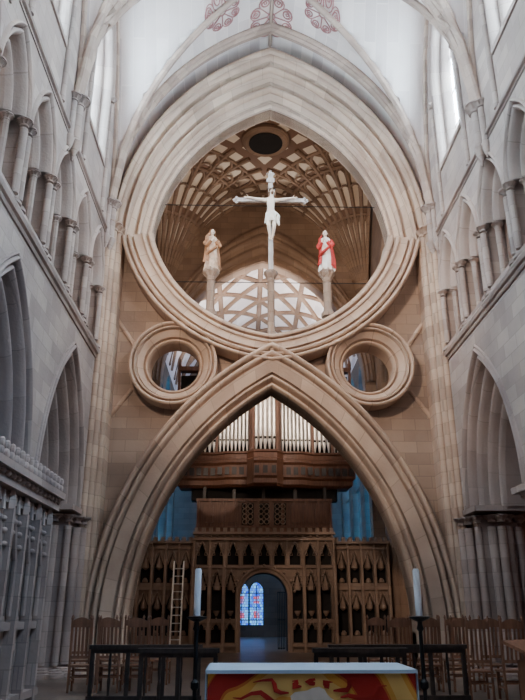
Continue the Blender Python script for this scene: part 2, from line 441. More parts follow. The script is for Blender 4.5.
for sx in (-1, 1):
    for sy in (-1, 1):
        cx, cy = sx * CA, CY + sy * CA
        vs = []; uv = []; fs = []; na = NR * 3; nd = 22
        for i in range(nd + 1):
            d = .25 + (CA * 1.42 - .25) * i / nd
            for k in range(na + 1):
                a = (pi / 2) * k / na
                dm = min(d, CA / max(cos(a), sin(a)))
                vs.append((cx - sx * cos(a) * dm, cy - sy * sin(a) * dm, fan(dm))); uv.append((k / 3, dm))
        for i in range(nd):
            for k in range(na):
                fs.append((i * (na + 1) + k, i * (na + 1) + k + 1, (i + 1) * (na + 1) + k + 1, (i + 1) * (na + 1) + k))
        b.add(vs, fs, 0, uv)
        for k in range(NR + 1):
            a = (pi / 2) * k / NR; dmx = min(CA * 1.12, CA / max(cos(a), sin(a)))
            pth = [(cx - sx * cos(a) * d, cy - sy * sin(a) * d, fan(d) - .06) for d in [.25 + (dmx - .25) * (i / 18) ** 1.6 for i in range(19)]]
            b.tube(pth, .10, 1, 6)
        for d in (2.0, 4.0, 5.2):
            b.tube([(cx - sx * cos(q * pi / 48) * d, cy - sy * sin(q * pi / 48) * d, fan(d) - .06) for q in range(25)], .08, 1, 6)
            for k in range(NR):
                a0 = (pi / 2) * k / NR; a1 = (pi / 2) * (k + 1) / NR; am = (a0 + a1) / 2
                pth = [(a0, d - .7), (a0 * .7 + am * .3, d - .3), (am, d - .02), (a1 * .7 + am * .3, d - .3), (a1, d - .7)]
                b.tube([(cx - sx * cos(a) * dd, cy - sy * sin(a) * dd, fan(dd) - .05) for a, dd in pth], .085, 1, 5)
                if d > 3:
                    r_ = d * (a1 - a0) * .30
                    b.tube([(cx - sx * cos(am) * (d - 1.0) + r_ * cos(q * pi / 4), cy - sy * sin(am) * (d - 1.0) + r_ * sin(q * pi / 4), fan(d - 1.0) - .05) for q in range(8)], .06, 1, 5, closed=True)
b.lathe([(.74, 22.15), (.74, 21.95), (.95, 21.88), (1.1, 22.0), (1.1, 22.15)], 0, CY, 1, 40)
b.lathe([(.78, 21.89), (.78, 21.93)], 0, CY, 2, 40)
b.make('ceiling_fan_vault', [M_FAN, M_DK, M_VOID])

pe = rolls([(0, .9, 0, .3, 0), (0, .3, .15, .2, .07), (.15, .22, .25, .14, -.06), (.25, .12, .45, .04, .08), (.45, .06, .55, -.02, -.06), (.55, -.03, .78, -.06, .08), (.78, -.02, 1, .0, .04)])
for side, nm in ((-1, 'north'), (1, 'south')):
    mpx = (lambda a, d, z: (-5.5 - d, a, z)) if side < 0 else (lambda a, d, z: (5.5 + d, a, z))
    b = B()
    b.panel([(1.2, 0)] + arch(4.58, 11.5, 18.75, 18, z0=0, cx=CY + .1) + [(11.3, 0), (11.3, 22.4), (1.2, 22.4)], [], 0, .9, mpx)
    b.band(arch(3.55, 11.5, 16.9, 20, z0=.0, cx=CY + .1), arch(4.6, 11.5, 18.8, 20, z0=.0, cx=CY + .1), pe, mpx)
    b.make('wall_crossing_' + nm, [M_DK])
    b = B()
    b.panel([(1.2, 0), (11.3, 0), (11.3, 18), (1.2, 18)], [arch(.8, 9.5, 11.5, 8, z0=4, cx=CY + q) for q in (-2.6, 0, 2.6)], 9.5, 10.2, mpx)
    b.box(1.0, 1.2, .9, 10.2, 0, 18, 0, mpx); b.box(11.3, 11.5, .9, 10.2, 0, 18, 0, mpx); b.box(1, 11.5, .9, 10.2, 18, 18.2, 0, mpx)
    b.make('wall_transept_' + nm, [M_DK])
    g = B()
    for q in (-2.6, 0, 2.6): g.panel(arch(.85, 9.5, 11.55, 8, z0=3.95, cx=CY + q), [], 9.9, 9.93, mpx)
    g.make('added_window_transept_' + nm, [M_GLASST])  # unseen glowing panes, put in to light the crossing

b = B()
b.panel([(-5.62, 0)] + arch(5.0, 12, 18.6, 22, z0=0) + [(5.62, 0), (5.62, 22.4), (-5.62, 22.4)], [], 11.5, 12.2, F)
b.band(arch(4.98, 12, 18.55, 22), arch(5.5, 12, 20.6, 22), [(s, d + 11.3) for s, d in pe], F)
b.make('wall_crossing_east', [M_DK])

b = B(); ZC, HC = 14.6, 6.2
def PC(x):
    hw = 5.42; c = (HC * HC - hw * hw) / (2 * hw); R = c + hw; q = min(abs(x), hw) + c
    return ZC + sqrt(max(0, R * R - q * q))
nx, ny = 40, 14
vs = [(-5.42 + 10.84 * i / nx, 12.2 + 15.8 * j / ny, PC(-5.42 + 10.84 * i / nx)) for j in range(ny + 1) for i in range(nx + 1)]
b.add(vs, [(j * (nx + 1) + i, j * (nx + 1) + i + 1, (j + 1) * (nx + 1) + i + 1, (j + 1) * (nx + 1) + i) for j in range(ny) for i in range(nx)], 0)
for k in range(-5, 8):
    for sg in (-1, 1):
        pth = []
        for i in range(37):
            x = -5.4 + 10.8 * i / 36; y = 12.3 + 2.7 * k + (x + 5.4) * 1.1 if sg > 0 else 12.3 + 2.7 * k + (5.4 - x) * 1.1
            if 12.2 <= y <= 28: pth.append((x, y, PC(x) - .05))
        if len(pth) > 2: b.tube(pth, .17, 1, 6)
for x in (-2.5, 0, 2.5): b.tube([(x, 12.3, PC(x) - .05), (x, 28, PC(x) - .05)], .17, 1, 6)
b.make('ceiling_choir_vault', [M_WEB, M_DK])
for side, mp, nm in ((-1, LW, 'left'), (1, RW, 'right')):
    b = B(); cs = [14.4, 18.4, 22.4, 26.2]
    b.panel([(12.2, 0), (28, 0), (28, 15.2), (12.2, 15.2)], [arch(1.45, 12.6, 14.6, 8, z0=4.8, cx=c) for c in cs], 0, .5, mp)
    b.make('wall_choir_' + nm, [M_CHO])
    g = B()
    for c in cs:
        g.panel(arch(1.5, 12.6, 14.65, 8, z0=4.75, cx=c), [], .4, .43, mp, 0)
        for q in (-.95, -.48, 0, .48, .95): g.box(c + q - .05, c + q + .05, .28, .4, 4.8, 13.6, 1, mp)
        for z in (8, 11): g.box(c - 1.45, c + 1.45, .25, .4, z - .06, z + .06, 1, mp)
    g.make('window_choir_' + nm, [M_GLASSC, M_CHO])
b = B()
b.panel([(-5.6, 0), (5.6, 0), (5.6, 21), (-5.6, 21)], [arch(.42, 2.7, 3.25, 8, z0=.7, cx=-1.0), arch(.42, 2.7, 3.25, 8, z0=.7, cx=-.05), arch(2.2, 16.5, 19.0, 10, z0=15)], 26, 26.5, F)
b.make('wall_choir_end', [M_CHO])
g = B(); g.panel(arch(.46, 2.7, 3.3, 8, z0=.65, cx=-1.0), [], 26.3, 26.33, F); g.panel(arch(.46, 2.7, 3.3, 8, z0=.65, cx=-.05), [], 26.3, 26.33, F)
for cx_ in (-1.0, -.05):
    for z_ in (1.3, 2.2): g.box(cx_ - .18, cx_ + .18, 26.26, 26.29, z_ - .22, z_ + .22, 1)
    g.box(cx_ - .02, cx_ + .02, 26.2, 26.26, .7, 3.1, 2)
    for z_ in (1.0, 1.75, 2.6): g.box(cx_ - .42, cx_ + .42, 26.2, 26.26, z_ - .02, z_ + .02, 2)
g.make('window_stained', [M_STAIN, M_STAIN2, M_BLACK])
g = B(); g.panel(arch(2.25, 16.5, 19.05, 10, z0=14.95), [], 26.3, 26.33, F, 0)
for q in (-1.4, -.7, 0, .7, 1.4): g.box(q - .07, q + .07, 26.0, 26.3, 15, 18.2, 1)
g.make('window_choir_end', [M_GLASSE, M_DK])

# ------------------------------------------------------------ pulpitum screen
def ogee(hw, zs, ap, cx, z0, n=8):
    L = [(-hw, z0)]
    for i in range(n + 1):
        t = i / n
        x = -hw * (1 - t); z = zs + (ap - zs) * (.5 - .5 * cos(pi * t)) * .45 + (ap - zs) * .55 * (sin(pi / 2 * t) * .6 + t ** 3 * .4)
        L.append((x, z))
    R = [(-x, z) for x, z in L[:-1]][::-1]
    return [(x + cx, z) for x, z in L + R]
b = B()
dh = arch(.98, 2.1, 3.05, 12, z0=0)
niches = []
for i in range(9):
    x = -2.6 + i * .65; niches.append((x, .23, 3.72, 4.2, 3.35))
for x in (1.38, 1.95, 2.55):
    for sg in (-1, 1): niches.append((sg * x, .22, 2.5, 3.05, 1.25)); niches.append((sg * x, .2, .85, 1.05, .35))
b.panel([(-2.95, 0)] + dh + [(2.95, 0), (2.95, 4.65), (-2.95, 4.65)], [ogee(n[1], n[2], n[3], n[0], n[4]) for n in niches], 9.7, 9.95, F)
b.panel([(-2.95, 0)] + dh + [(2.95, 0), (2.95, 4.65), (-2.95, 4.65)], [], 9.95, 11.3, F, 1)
b.band(arch(.96, 2.1, 3.02, 12, z0=0), arch(1.18, 2.1, 3.32, 12, z0=0), rolls([(0, 9.8, .5, 9.7, .04), (.5, 9.68, 1, 9.66, .05)]), F)
for k in range(9):
    a = pi * (k + .5) / 9; b.ball((1.28 * cos(a), 9.62, 2.1 + 1.22 * sin(a)), .06, .05, .06, 0, 8, 5)
for hx in niches:
    o = ogee(hx[1] + .03, hx[2], hx[3] + .08, hx[0], hx[4])
    b.tube([(p[0], 9.66, p[1]) for p in o], .035, 0, 6)
    b.tube([(hx[0], 9.66, hx[3] + .08), (hx[0], 9.66, hx[3] + .26)], [.03, .01], 0, 6)
    b.ball((hx[0], 9.66, hx[3] + .2), .05, .04, .04)
    for sg in (-1, 1):
        b.tube([(hx[0] + sg * hx[1], 9.74, hx[2]), (hx[0] + sg * hx[1] * .45, 9.74, hx[2] + .02), (hx[0] + sg * hx[1] * .6, 9.74, hx[2] + .16)], .022, 0, 5)
        for q, h in ((.85, .3), (.6, .62), (.3, .86)):
            b.ball((hx[0] + sg * hx[1] * q, 9.61, hx[2] + (hx[3] - hx[2]) * h + .05), .035, .04, .035, 0, 8, 5)
    if hx[4] == 1.25:
        b.lathe([(.04, 1.35), (.13, 1.5), (.13, 1.56)], hx[0], 9.78, 0, 8)
        b.lathe([(.14, 2.35), (.16, 2.45), (.08, 2.7), (.02, 2.95)], hx[0], 9.74, 0, 6)
for x in (-2.93, -2.25, -1.66, 1.66, 2.25, 2.93):
    b.box(x - .06, x + .06, 9.5, 9.72, 0, 3.25); b.lathe([(.07, 3.25), (.05, 3.35), (.01, 3.75)], x, 9.58, 0, 4)
for i in range(10):
    x = -2.925 + i * .65; b.box(x - .035, x + .035, 9.56, 9.72, 3.3, 4.35)
for z, d in ((3.26, .09), (4.38, .12), (4.62, .2), (1.15, .07), (.25, .14)):
    if z > 3.1: b.box(-3.0, 3.0, 9.7 - d, 9.75, z - .05, z + .05)
    else:
        b.box(-3.0, -1.15, 9.7 - d, 9.75, z - .05, z + .05); b.box(1.15, 3.0, 9.7 - d, 9.75, z - .05, z + .05)
for i in range(20):
    x = -2.85 + i * .3; b.box(x - .08, x + .08, 9.55, 9.75, 4.67, 4.84)
    b.ball((x, 9.6, 4.5), .06, .05, .05)
for sg in (-1, 1):
    x0, x1 = (2.95, 5.34)
    ns = []
    for i in range(4):
        x = 3.3 + i * .56; ns += [(sg * x, .22, 3.35, 3.85, 2.65), (sg * x, .22, 1.75, 2.2, .6)]
    b.panel([(sg * x0, 0), (sg * x1, 0), (sg * x1, 4.3), (sg * x0, 4.3)], [ogee(n[1], n[2], n[3], n[0], n[4]) for n in ns], 10.1, 10.35, F)
    b.box(min(sg * x0, sg * x1), max(sg * x0, sg * x1), 10.35, 11.2, 0, 4.3, 1)
    for n in ns:
        b.tube([(p[0], 10.06, p[1]) for p in ogee(n[1] + .03, n[2], n[3] + .08, n[0], n[4])], .035, 0, 6)
        b.lathe([(.12, n[4] + .02), (.12, n[4] + .1), (.05, n[4] + .2)], n[0], 10.2, 0, 8)
        b.lathe([(.02, n[2] - .2), (.15, n[2] - .1), (.13, n[2] + .05), (.02, n[3])], n[0], 10.16, 0, 6)
    for i in range(5):
        x = sg * (3.02 + i * .56); b.box(x - .05, x + .05, 9.94, 10.12, 0, 4.1); b.lathe([(.06, 4.1), (.01, 4.45)], x, 10.03, 0, 4)
    for z, d in ((2.42, .1), (4.05, .08), (4.28, .17), (.3, .14)):
        b.box(min(sg * x0, sg * x1), max(sg * x0, sg * x1), 10.1 - d, 10.15, z - .05, z + .05)
    for i in range(8):
        x = sg * (3.1 + i * .3); b.box(x - .08, x + .08, 9.96, 10.14, 4.33, 4.5)
b.make('pulpitum_screen', [M_SCR, M_VOID])
b = B()
for i in range(5): b.tube([(.62 + .07 * i, 10.9, .05), (.62 + .07 * i, 10.9, 2.3)], .015, 0, 6)
for z in (.1, 1.2, 2.3): b.tube([(.6, 10.9, z), (.92, 10.9, z)], .02, 0, 6)
b.make('door_1', [M_BLACK])

# ------------------------------------------------------------ organ
org = empty('pipe_organ')
b = B()
b.box(-2.85, 2.9, 10.05, 11.2, 4.66, 6.05)
b.box(-2.93, 2.98, 9.97, 11.25, 6.0, 6.12); b.box(-2.91, 2.96, 9.99, 11.22, 4.88, 4.96)
for i in range(12):
    x = -2.85 + i * 5.75 / 11; b.box(x - .05, x + .05, 9.96, 10.06, 4.9, 6.05)
for x in (-.70, 0, .70):
    b.box(x - .26, x + .26, 9.985, 10.05, 5.02, 5.92, 1)
    for k in range(4):
        z = 5.13 + k * .22
        for q in (-.12, .12):
            b.tube([(x + q + .1 * cos(t * pi / 6), 9.95, z + .1 * sin(t * pi / 6)) for t in range(12)], .022, 3, 5, closed=True)
for x in (-2.35, -1.83, -1.31, 1.36, 1.88, 2.4):
    b.box(x - .16, x + .16, 9.98, 10.05, 5.1, 5.85, 2)
b.make('organ_loft', [M_CASE, M_VOID, M_CASE, M_SCR], org)
b = B()
b.box(-3.2, 3.3, 10.6, 11.2, 6.12, 6.95, 2)
for x in (-2.6, -1.3, 0, 1.4, 2.7): b.box(x - .07, x + .07, 10.25, 10.4, 6.12, 6.95, 1)
def plan(e): return [(-3.95 - e, 11.2), (-3.95 - e, 10.05 - e), (-2.1, 10.05 - e), (-1.6, 9.75 - e), (-.75, 9.75 - e), (-.45, 9.3 - e), (.55, 9.3 - e), (.85, 9.75 - e), (1.7, 9.75 - e), (2.2, 10.05 - e), (4.05 + e, 10.05 - e), (4.05 + e, 11.2)]
lv = [(-.25, 6.62), (-.1, 6.72), (-.1, 6.92), (.02, 7.02), (.02, 7.55), (.12, 7.65), (.12, 7.77), (.0, 7.82), (0, 8.02), (.08, 8.07), (.08, 8.15), (-.05, 8.18)]
vs = []; n = 12
for e, z in lv: vs += [(x, y, z) for x, y in plan(e)]
fs = [(i * n + k, i * n + (k + 1) % n, (i + 1) * n + (k + 1) % n, (i + 1) * n + k) for i in range(len(lv) - 1) for k in range(n)]
fs += [tuple(range(n)), tuple((len(lv) - 1) * n + k for k in range(n))]
b.add(vs, fs, 0)
b.box(-3.9, 4.0, 10.75, 11.2, 8.15, 12.0, 2)
posts = [(-3.92, 10.05), (-2.98, 10.05), (-2.1, 10.0), (-.6, 9.75), (-.48, 9.35), (.58, 9.35), (.7, 9.75), (2.2, 10.0), (3.08, 10.05), (4.02, 10.05)]
for x, y in posts:
    b.box(x - .06, x + .06, y, y + .14, 8.15, 12.1); b.lathe([(.08, 12.1), (.1, 12.2), (.02, 12.6)], x, y + .07, 0, 6)
for x0, x1, y in ((-3.95, -2.1, 10.0), (-2.1, -.5, 9.75), (-.5, .6, 9.3), (.6, 2.2, 9.75), (2.2, 4.05, 10.0)):
    b.box(x0, x1, y - .04, y + .4, 12.0, 12.2)
    n_ = int((x1 - x0) / .28)
    for i in range(n_):
        x = x0 + (x1 - x0) * (i + .5) / n_
        b.box(x - .1, x + .1, y - .04, y + .05, 7.12, 7.45, 1)
b.make('organ_case', [M_CASE, M_DARKW, M_VOID], org)
b = B()
def pipe(x, y, r, top):
    b.lathe([(r * .25, 8.15), (r, 8.6), (r, top), (r * .9, top)], x, y, 0, 14)
    b.box(x - r * .55, x + r * .55, y - r * 1.08, y - r * .6, 8.66, 8.66 + r * 1.1, 1)
def rank(x0, x1, y, k, r, t0, t1, peak=False):
    for i in range(k):
        t = i / (k - 1); x = x0 + (x1 - x0) * t
        tp = t0 + (t1 - t0) * (1 - abs(2 * t - 1) if peak else t)
        pipe(x, y, r, tp)
rank(-.35, .45, 9.52, 5, .098, 11.5, 11.95, True)
rank(-1.95, -.74, 9.98, 8, .076, 10.0, 11.0)
rank(.84, 2.05, 9.98, 8, .076, 11.0, 10.0)
rank(-2.84, -2.22, 10.2, 4, .092, 9.6, 10.1, True); rank(2.32, 2.94, 10.2, 4, .092, 9.6, 10.1, True)
rank(-3.8, -3.1, 10.22, 6, .06, 9.2, 9.7); rank(3.2, 3.9, 10.22, 6, .06, 9.7, 9.2)
b.make('organ_pipes', [M_TIN, M_VOID], org)
b = B()
def shade(xa, za, xb, zb, y):
    L_ = sqrt((xb - xa) ** 2 + (zb - za) ** 2); k = max(2, int(L_ / .26))
    b.tube([(xa, y, za + .26), (xb, y, zb + .26)], .045, 0, 6); b.tube([(xa, y, za), (xb, y, zb)], .02, 0, 6)
    for i in range(k):
        t = (i + .5) / k; cx = xa + (xb - xa) * t; cz = za + (zb - za) * t + .12
        for sg in (-1, 1):
            b.tube([(cx + sg * (.06 + .09 * (1 - q / 16) * cos(q * .5)), y, cz + .1 * (1 - q / 16) * sin(q * .5)) for q in range(15)], .022, 0, 5)
shade(.74, 11.2, 2.15, 10.05, 9.82); shade(-.64, 11.2, -2.05, 10.05, 9.82)
shade(-.42, 11.75, .5, 11.75, 9.36)
shade(2.28, 10.15, 3.0, 10.0, 10.05); shade(-2.18, 10.15, -2.92, 10.0, 10.05)
b.make('organ_gilded_shades', [M_GOLD], org)

# ------------------------------------------------------------ rood
YR = .6
def pedestal(b, x, z0, z1, r):
    b.lathe([(r * 1.7, z0), (r * 1.7, z0 + .12), (r * 1.2, z0 + .22), (r, z0 + .3), (r, z1 - .42), (r * 1.25, z1 - .38), (r, z1 - .34), (r * 1.2, z1 - .22)], x, YR, 0, 8)
    b.lathe([(r * 1.2, z1 - .24), (r * 1.9, z1 - .1), (r * 1.8, z1 - .06)], x, YR, 0, 32, 8, .1)
    b.lathe([(r * 2.0, z1 - .06), (r * 2.0, z1)], x, YR, 0, 8)
rood = empty('crucifix')
b = B()
pedestal(b, 0, 9.86, 12.3, .12)
b.box(-.08, .08, YR - .06, YR + .06, 12.3, 16.25, 1)
b.box(-1.2, 1.2, YR - .05, YR + .05, 15.07, 15.21, 1)
for x, z in ((-1.2, 15.14), (1.2, 15.14), (0, 16.25)):
    for dx, dz in ((.08, 0), (-.08, 0), (0, .08), (0, -.08)): b.ball((x + dx, YR, z + dz), .065, .05, .065, 1, 10, 6)
b.box(-.14, .14, YR - .09, YR - .06, 15.85, 16.02, 1)
b.make('cross', [M_SPAN, M_CROSS], rood)
def skin(name, pts, edges, mat, parent, loc, scale=1, sub=2):
    me = bpy.data.meshes.new(name); me.from_pydata([tuple(c * scale for c in p[:3]) for p in pts], edges, [])
    ob = bpy.data.objects.new(name, me); COL.objects.link(ob); ob.parent = parent; ob.location = loc
    me.materials.append(mat)
    sk = ob.modifiers.new('Skin', 'SKIN'); sk.use_smooth_shade = True
    for i, p in enumerate(pts):
        sv = me.skin_vertices[0].data[i]; r = p[3]
        sv.radius = (r * scale, (p[4] if len(p) > 4 else r) * scale); sv.use_root = (i == 0)
    ss = ob.modifiers.new('Sub', 'SUBSURF'); ss.levels = sub; ss.render_levels = sub
    return ob
pts = [(0, 0, 0, .14, .11), (0, -.02, .22, .105, .09), (0, -.03, .42, .16, .12), (0, -.02, .58, .12, .09), (.02, -.05, .68, .055), (.04, -.09, .76, .07), (.05, -.11, .88, .085), (.05, -.10, .96, .05),
       (.19, 0, .57, .075), (.47, .06, .66, .05), (.74, .12, .75, .035), (.84, .13, .77, .035, .02),
       (-.19, 0, .57, .075), (-.47, .06, .66, .05), (-.74, .12, .75, .035), (-.84, .13, .77, .035, .02),
       (.10, 0, -.12, .10), (.11, -.12, -.48, .07), (.04, .06, -.90, .04), (.03, -.08, -1.02, .035, .025),
       (-.10, 0, -.12, .10), (-.08, -.14, -.48, .07), (-.03, .03, -.90, .04), (-.02, -.11, -1.02, .035, .025)]
ed = [(0, 1), (1, 2), (2, 3), (3, 4), (4, 5), (5, 6), (6, 7), (3, 8), (8, 9), (9, 10), (10, 11), (3, 12), (12, 13), (13, 14), (14, 15), (0, 16), (16, 17), (17, 18), (18, 19), (0, 20), (20, 21), (21, 22), (22, 23)]
loc = (0, .37, 14.42)
skin('christ_body', pts, ed, M_SKIN, rood, loc, 1.02)
b = B()
for sg in (-1, 1):
    for k in range(4):
        z = .80 - .018 * k; l = (.085, .10, .095, .075)[k]
        b.tube([(sg * .85, .13, z), (sg * (.85 + l * .55), .12, z + .004), (sg * (.85 + l), .09, z - .004)], [.012, .01, .007], 0, 6)
    b.tube([(sg * .79, .12, .79), (sg * .82, .09, .84), (sg * .85, .08, .87)], [.013, .011, .008], 0, 6)
    b.ball((.05 + sg * .03, -.185, .90), .012, .008, .008, 1, 8, 5)
    b.ball((.05 + sg * .085, -.10, .88), .012, .02, .03, 0, 8, 5)
b.tube([(.05, -.185, .91), (.05, -.215, .87), (.05, -.19, .86)], [.01, .018, .01], 0, 6)
b.tube([(.02, -.19, .835), (.05, -.2, .832), (.08, -.19, .835)], .008, 2, 6)
b.ball((.05, -.07, .93), .105, .10, .10, 1); b.ball((.05, -.16, .79), .055, .045, .06, 1)
for sg in (-1, 1): b.tube([(.05 + sg * .09, -.07, .92), (.05 + sg * .11, -.06, .78), (.03 + sg * .10, -.08, .64)], [.04, .035, .015], 1, 7)
b.tube([(.05 + .115 * cos(t * pi / 8), -.09 + .12 * sin(t * pi / 8), .945 + .012 * (-1) ** t) for t in range(16)], .014, 3, 5, closed=True)
vs = []; fs = []; sg_ = 28
for r, z in ((.175, .06), (.19, .02), (.2, -.08), (.215, -.2), (.21, -.34), (.2, -.35)):
    for k in range(sg_):
        a = 2 * pi * k / sg_; rr = r * (1 + .05 * cos(7 * a + z * 9)); vs.append((rr * cos(a), -.03 + rr * .78 * sin(a), z + .03 * cos(a)))
for i in range(5):
    for k in range(sg_): fs.append((i * sg_ + k, i * sg_ + (k + 1) % sg_, (i + 1) * sg_ + (k + 1) % sg_, (i + 1) * sg_ + k))
b.add(vs, fs, 2)
b.tube([(.18, -.08, .02), (.26, -.1, -.1), (.24, -.1, -.3), (.28, -.1, -.48)], [.04, .05, .06, .03], 2, 8)
b.make('christ_details', [M_SKIN, M_HAIR, M_CLOTHW, M_DARKW], rood, loc=loc)

def robed(name, x, z0, matA, matB, hairmat, hood, turn):
    e = empty(name, (x, YR, z0)); e.rotation_euler = (0, 0, turn)
    b = B(); seg = 40
    lv = [(.25, .22, 0, .10), (.26, .23, .04, .12), (.22, .2, .35, .11), (.20, .18, .65, .09), (.185, .16, .88, .06), (.195, .15, 1.05, .04), (.21, .14, 1.2, .02), (.16, .12, 1.28, 0), (.06, .06, 1.33, 0)]
    vs = []; fs = []
    for rx, ry, z, am in lv:
        for k in range(seg):
            a = 2 * pi * k / seg; q = 1 + am * cos(9 * a + z * 2.2) + am * .5 * cos(4 * a - z * 3)
            vs.append((rx * q * cos(a) + .03 * sin(z * 3), ry * q * sin(a), z))
    for i in range(len(lv) - 1):
        for k in range(seg): fs.append((i * seg + k, i * seg + (k + 1) % seg, (i + 1) * seg + (k + 1) % seg, (i + 1) * seg + k))
    fs.append(tuple(range(seg)))
    b.add(vs, fs, 0)
    vs = []; fs = []; ml = [(.29, .26, .18, .1), (.27, .24, .5, .09), (.25, .22, .8, .06), (.24, .19, 1.05, .03), (.23, .17, 1.2, .0), (.12, .11, 1.34, 0)]; ms = 34
    for rx, ry, z, am in ml:
        for k in range(ms):
            a = -pi / 2 + .6 + (2 * pi - 1.2) * k / (ms - 1); q = 1 + am * cos(8 * a + z)
            vs.append((rx * q * cos(a) + .03 * sin(z * 3), ry * q * sin(a), z - .1 * cos(a)))
    for i in range(len(ml) - 1):
        for k in range(ms - 1): fs.append((i * ms + k, i * ms + k + 1, (i + 1) * ms + k + 1, (i + 1) * ms + k))
    b.add(vs, fs, 1)
    b.tube([(-.22, -.12, .55), (-.1, -.25, .62), (.1, -.24, .8), (.22, -.1, 1.0)], [.05, .07, .06, .04], 1, 8, .7)
    for sg in (-1, 1):
        b.tube([(sg * .18, 0, 1.2), (sg * .25, -.05, 1.0), (sg * .22, -.16, .88), (sg * .08, -.26, 1.02)], [.065, .075, .075, .055], 1, 10)
        b.tube([(sg * .10, -.25, 1.0), (sg * .045, -.285, 1.06), (sg * .02, -.30, 1.12)], [.03, .028, .022], 2, 8)
        for k in range(4):
            b.tube([(sg * .03, -.285 - .006 * k + .01, 1.10 - .016 * k), (0, -.31, 1.15 - .016 * k), (-sg * .025, -.305, 1.17 - .018 * k)], [.009, .009, .006], 2, 5)
        b.tube([(sg * .05, -.29, 1.07), (sg * .04, -.315, 1.12), (sg * .02, -.32, 1.15)], [.011, .009, .007], 2, 5)
    b.tube([(0, 0, 1.28), (0, -.02, 1.40)], [.055, .05], 2, 10)
    b.ball((0, -.035, 1.48), .078, .09, .112, 2, 16, 12)
    b.tube([(0, -.12, 1.50), (0, -.145, 1.465), (0, -.12, 1.455)], [.01, .017, .01], 2, 6)
    for sg in (-1, 1): b.ball((sg * .03, -.115, 1.497), .012, .008, .007, 3, 8, 5); b.ball((sg * .08, -.03, 1.475), .01, .02, .028, 2, 8, 5)
    b.tube([(-.025, -.115, 1.428), (0, -.122, 1.425), (.025, -.115, 1.428)], .007, 1, 5)
    if hood:
        vs = []; fs = []; hl = [(.12, .11, 1.3), (.115, .12, 1.42), (.11, .12, 1.52), (.08, .09, 1.6), (.01, .01, 1.63)]; hs = 20
        for rx, ry, z in hl:
            for k in range(hs):
                a = -pi / 2 + .75 + (2 * pi - 1.5) * k / (hs - 1); vs.append((rx * cos(a), -.015 + ry * sin(a), z))
        for i in range(4):
            for k in range(hs - 1): fs.append((i * hs + k, i * hs + k + 1, (i + 1) * hs + k + 1, (i + 1) * hs + k))
        b.add(vs, fs, 1)
    else:
        b.ball((0, -.01, 1.515), .09, .095, .095, 3)
        for sg in (-1, 1): b.tube([(sg * .07, 0, 1.52), (sg * .09, .01, 1.42), (sg * .08, .02, 1.33)], [.035, .035, .02], 3, 7)
    for sg in (-1, 1): b.ball((sg * .08, -.22, .03), .045, .09, .03, 2, 10, 6)
    b.make('carved_figure', [matA, matB, M_SKIN, hairmat], e)
    return e
robed('statue_of_mary', -2.02, 12.32, M_ROBE_B, M_ROBE_G, M_HAIR, True, .25)
robed('statue_of_saint_john', 1.9, 12.32, M_CLOTHW, M_ROBE_R, M_HAIR, False, -.25)
for x in (-2.02, 1.9):
    b = B(); pedestal(b, x, 10.65, 12.32, .14); b.make('statue_pedestal', [M_SPAN])
b = B(); b.tube([(-3.75, .9, 15.1), (3.75, .9, 15.1)], .015, 0, 6)
b.make('tie_rod', [M_BLACK])
b = B(); b.tube([(-3.3, .9, 12.05), (3.3, .9, 12.05)], .015, 0, 6)
b.make('tie_rod', [M_BLACK])

# ------------------------------------------------------------ nave furniture
m, nt, out = newmat('altar_frontal_embroidery'); L = nt.links.new
bs = N(nt, 'ShaderNodeBsdfPrincipled'); bs.inputs['Roughness'].default_value = .8; L(bs.outputs[0], out.inputs[0])
tc = N(nt, 'ShaderNodeTexCoord'); mp_ = N(nt, 'ShaderNodeMapping'); mp_.inputs['Location'].default_value = (0.06, 0, -.35); mp_.inputs['Scale'].default_value = (1, 1, 1.3)
L(tc.outputs['Object'], mp_.inputs[0])
wv = N(nt, 'ShaderNodeTexWave', wave_type='RINGS', rings_direction='SPHERICAL'); wv.inputs['Scale'].default_value = .55; wv.inputs['Distortion'].default_value = 7; wv.inputs['Detail'].default_value = 2; wv.inputs['Detail Scale'].default_value = 1.3
L(mp_.outputs[0], wv.inputs['Vector'])
rp = N(nt, 'ShaderNodeValToRGB'); cr = rp.color_ramp; cr.interpolation = 'CONSTANT'
cr.elements[0].position = 0; cr.elements[0].color = (.42, .02, .015, 1); cr.elements[1].position = .26; cr.elements[1].color = (.58, .16, .03, 1)
e = cr.elements.new(.36); e.color = (.74, .38, .07, 1); e = cr.elements.new(.7); e.color = (.80, .55, .18, 1)
L(wv.outputs['Fac'], rp.inputs[0]); L(rp.outputs[0], bs.inputs['Base Color'])
M_FRONT = m
al = empty('altar_table', (-.06, -11.5, 0))
b = B(); b.box(-1.08, 1.08, -.46, .46, 0, .96); b.make('table_body', [M_CHAIR], al)
b = B()
vs = []; n = 60
for z in (.03, .98):
    for k in range(n + 1):
        x = -1.11 + 2.22 * k / n; vs.append((x, -.50 - .008 * sin(k * .9) * (1.1 - z), z))
b.add(vs, [(k, k + 1, n + 2 + k, n + 1 + k) for k in range(n)], 0)
b.make('embroidered_frontal', [M_FRONT], al)
b = B(); b.box(-1.13, 1.13, -.52, .52, .975, 1.0)
b.box(-1.13, 1.13, -.53, -.515, .965, 1.0)
for sg in (-1, 1): b.box(min(sg * 1.12, sg * 1.135), max(sg * 1.12, sg * 1.135), -.5, .5, .35, 1.0)
b.make('linen_cloth', [M_LINEN], al)
b = B()
b.lathe([(.22, 0), (.22, .004)], 0, 0, 0, 24, 5, .12, 1.1, .75)
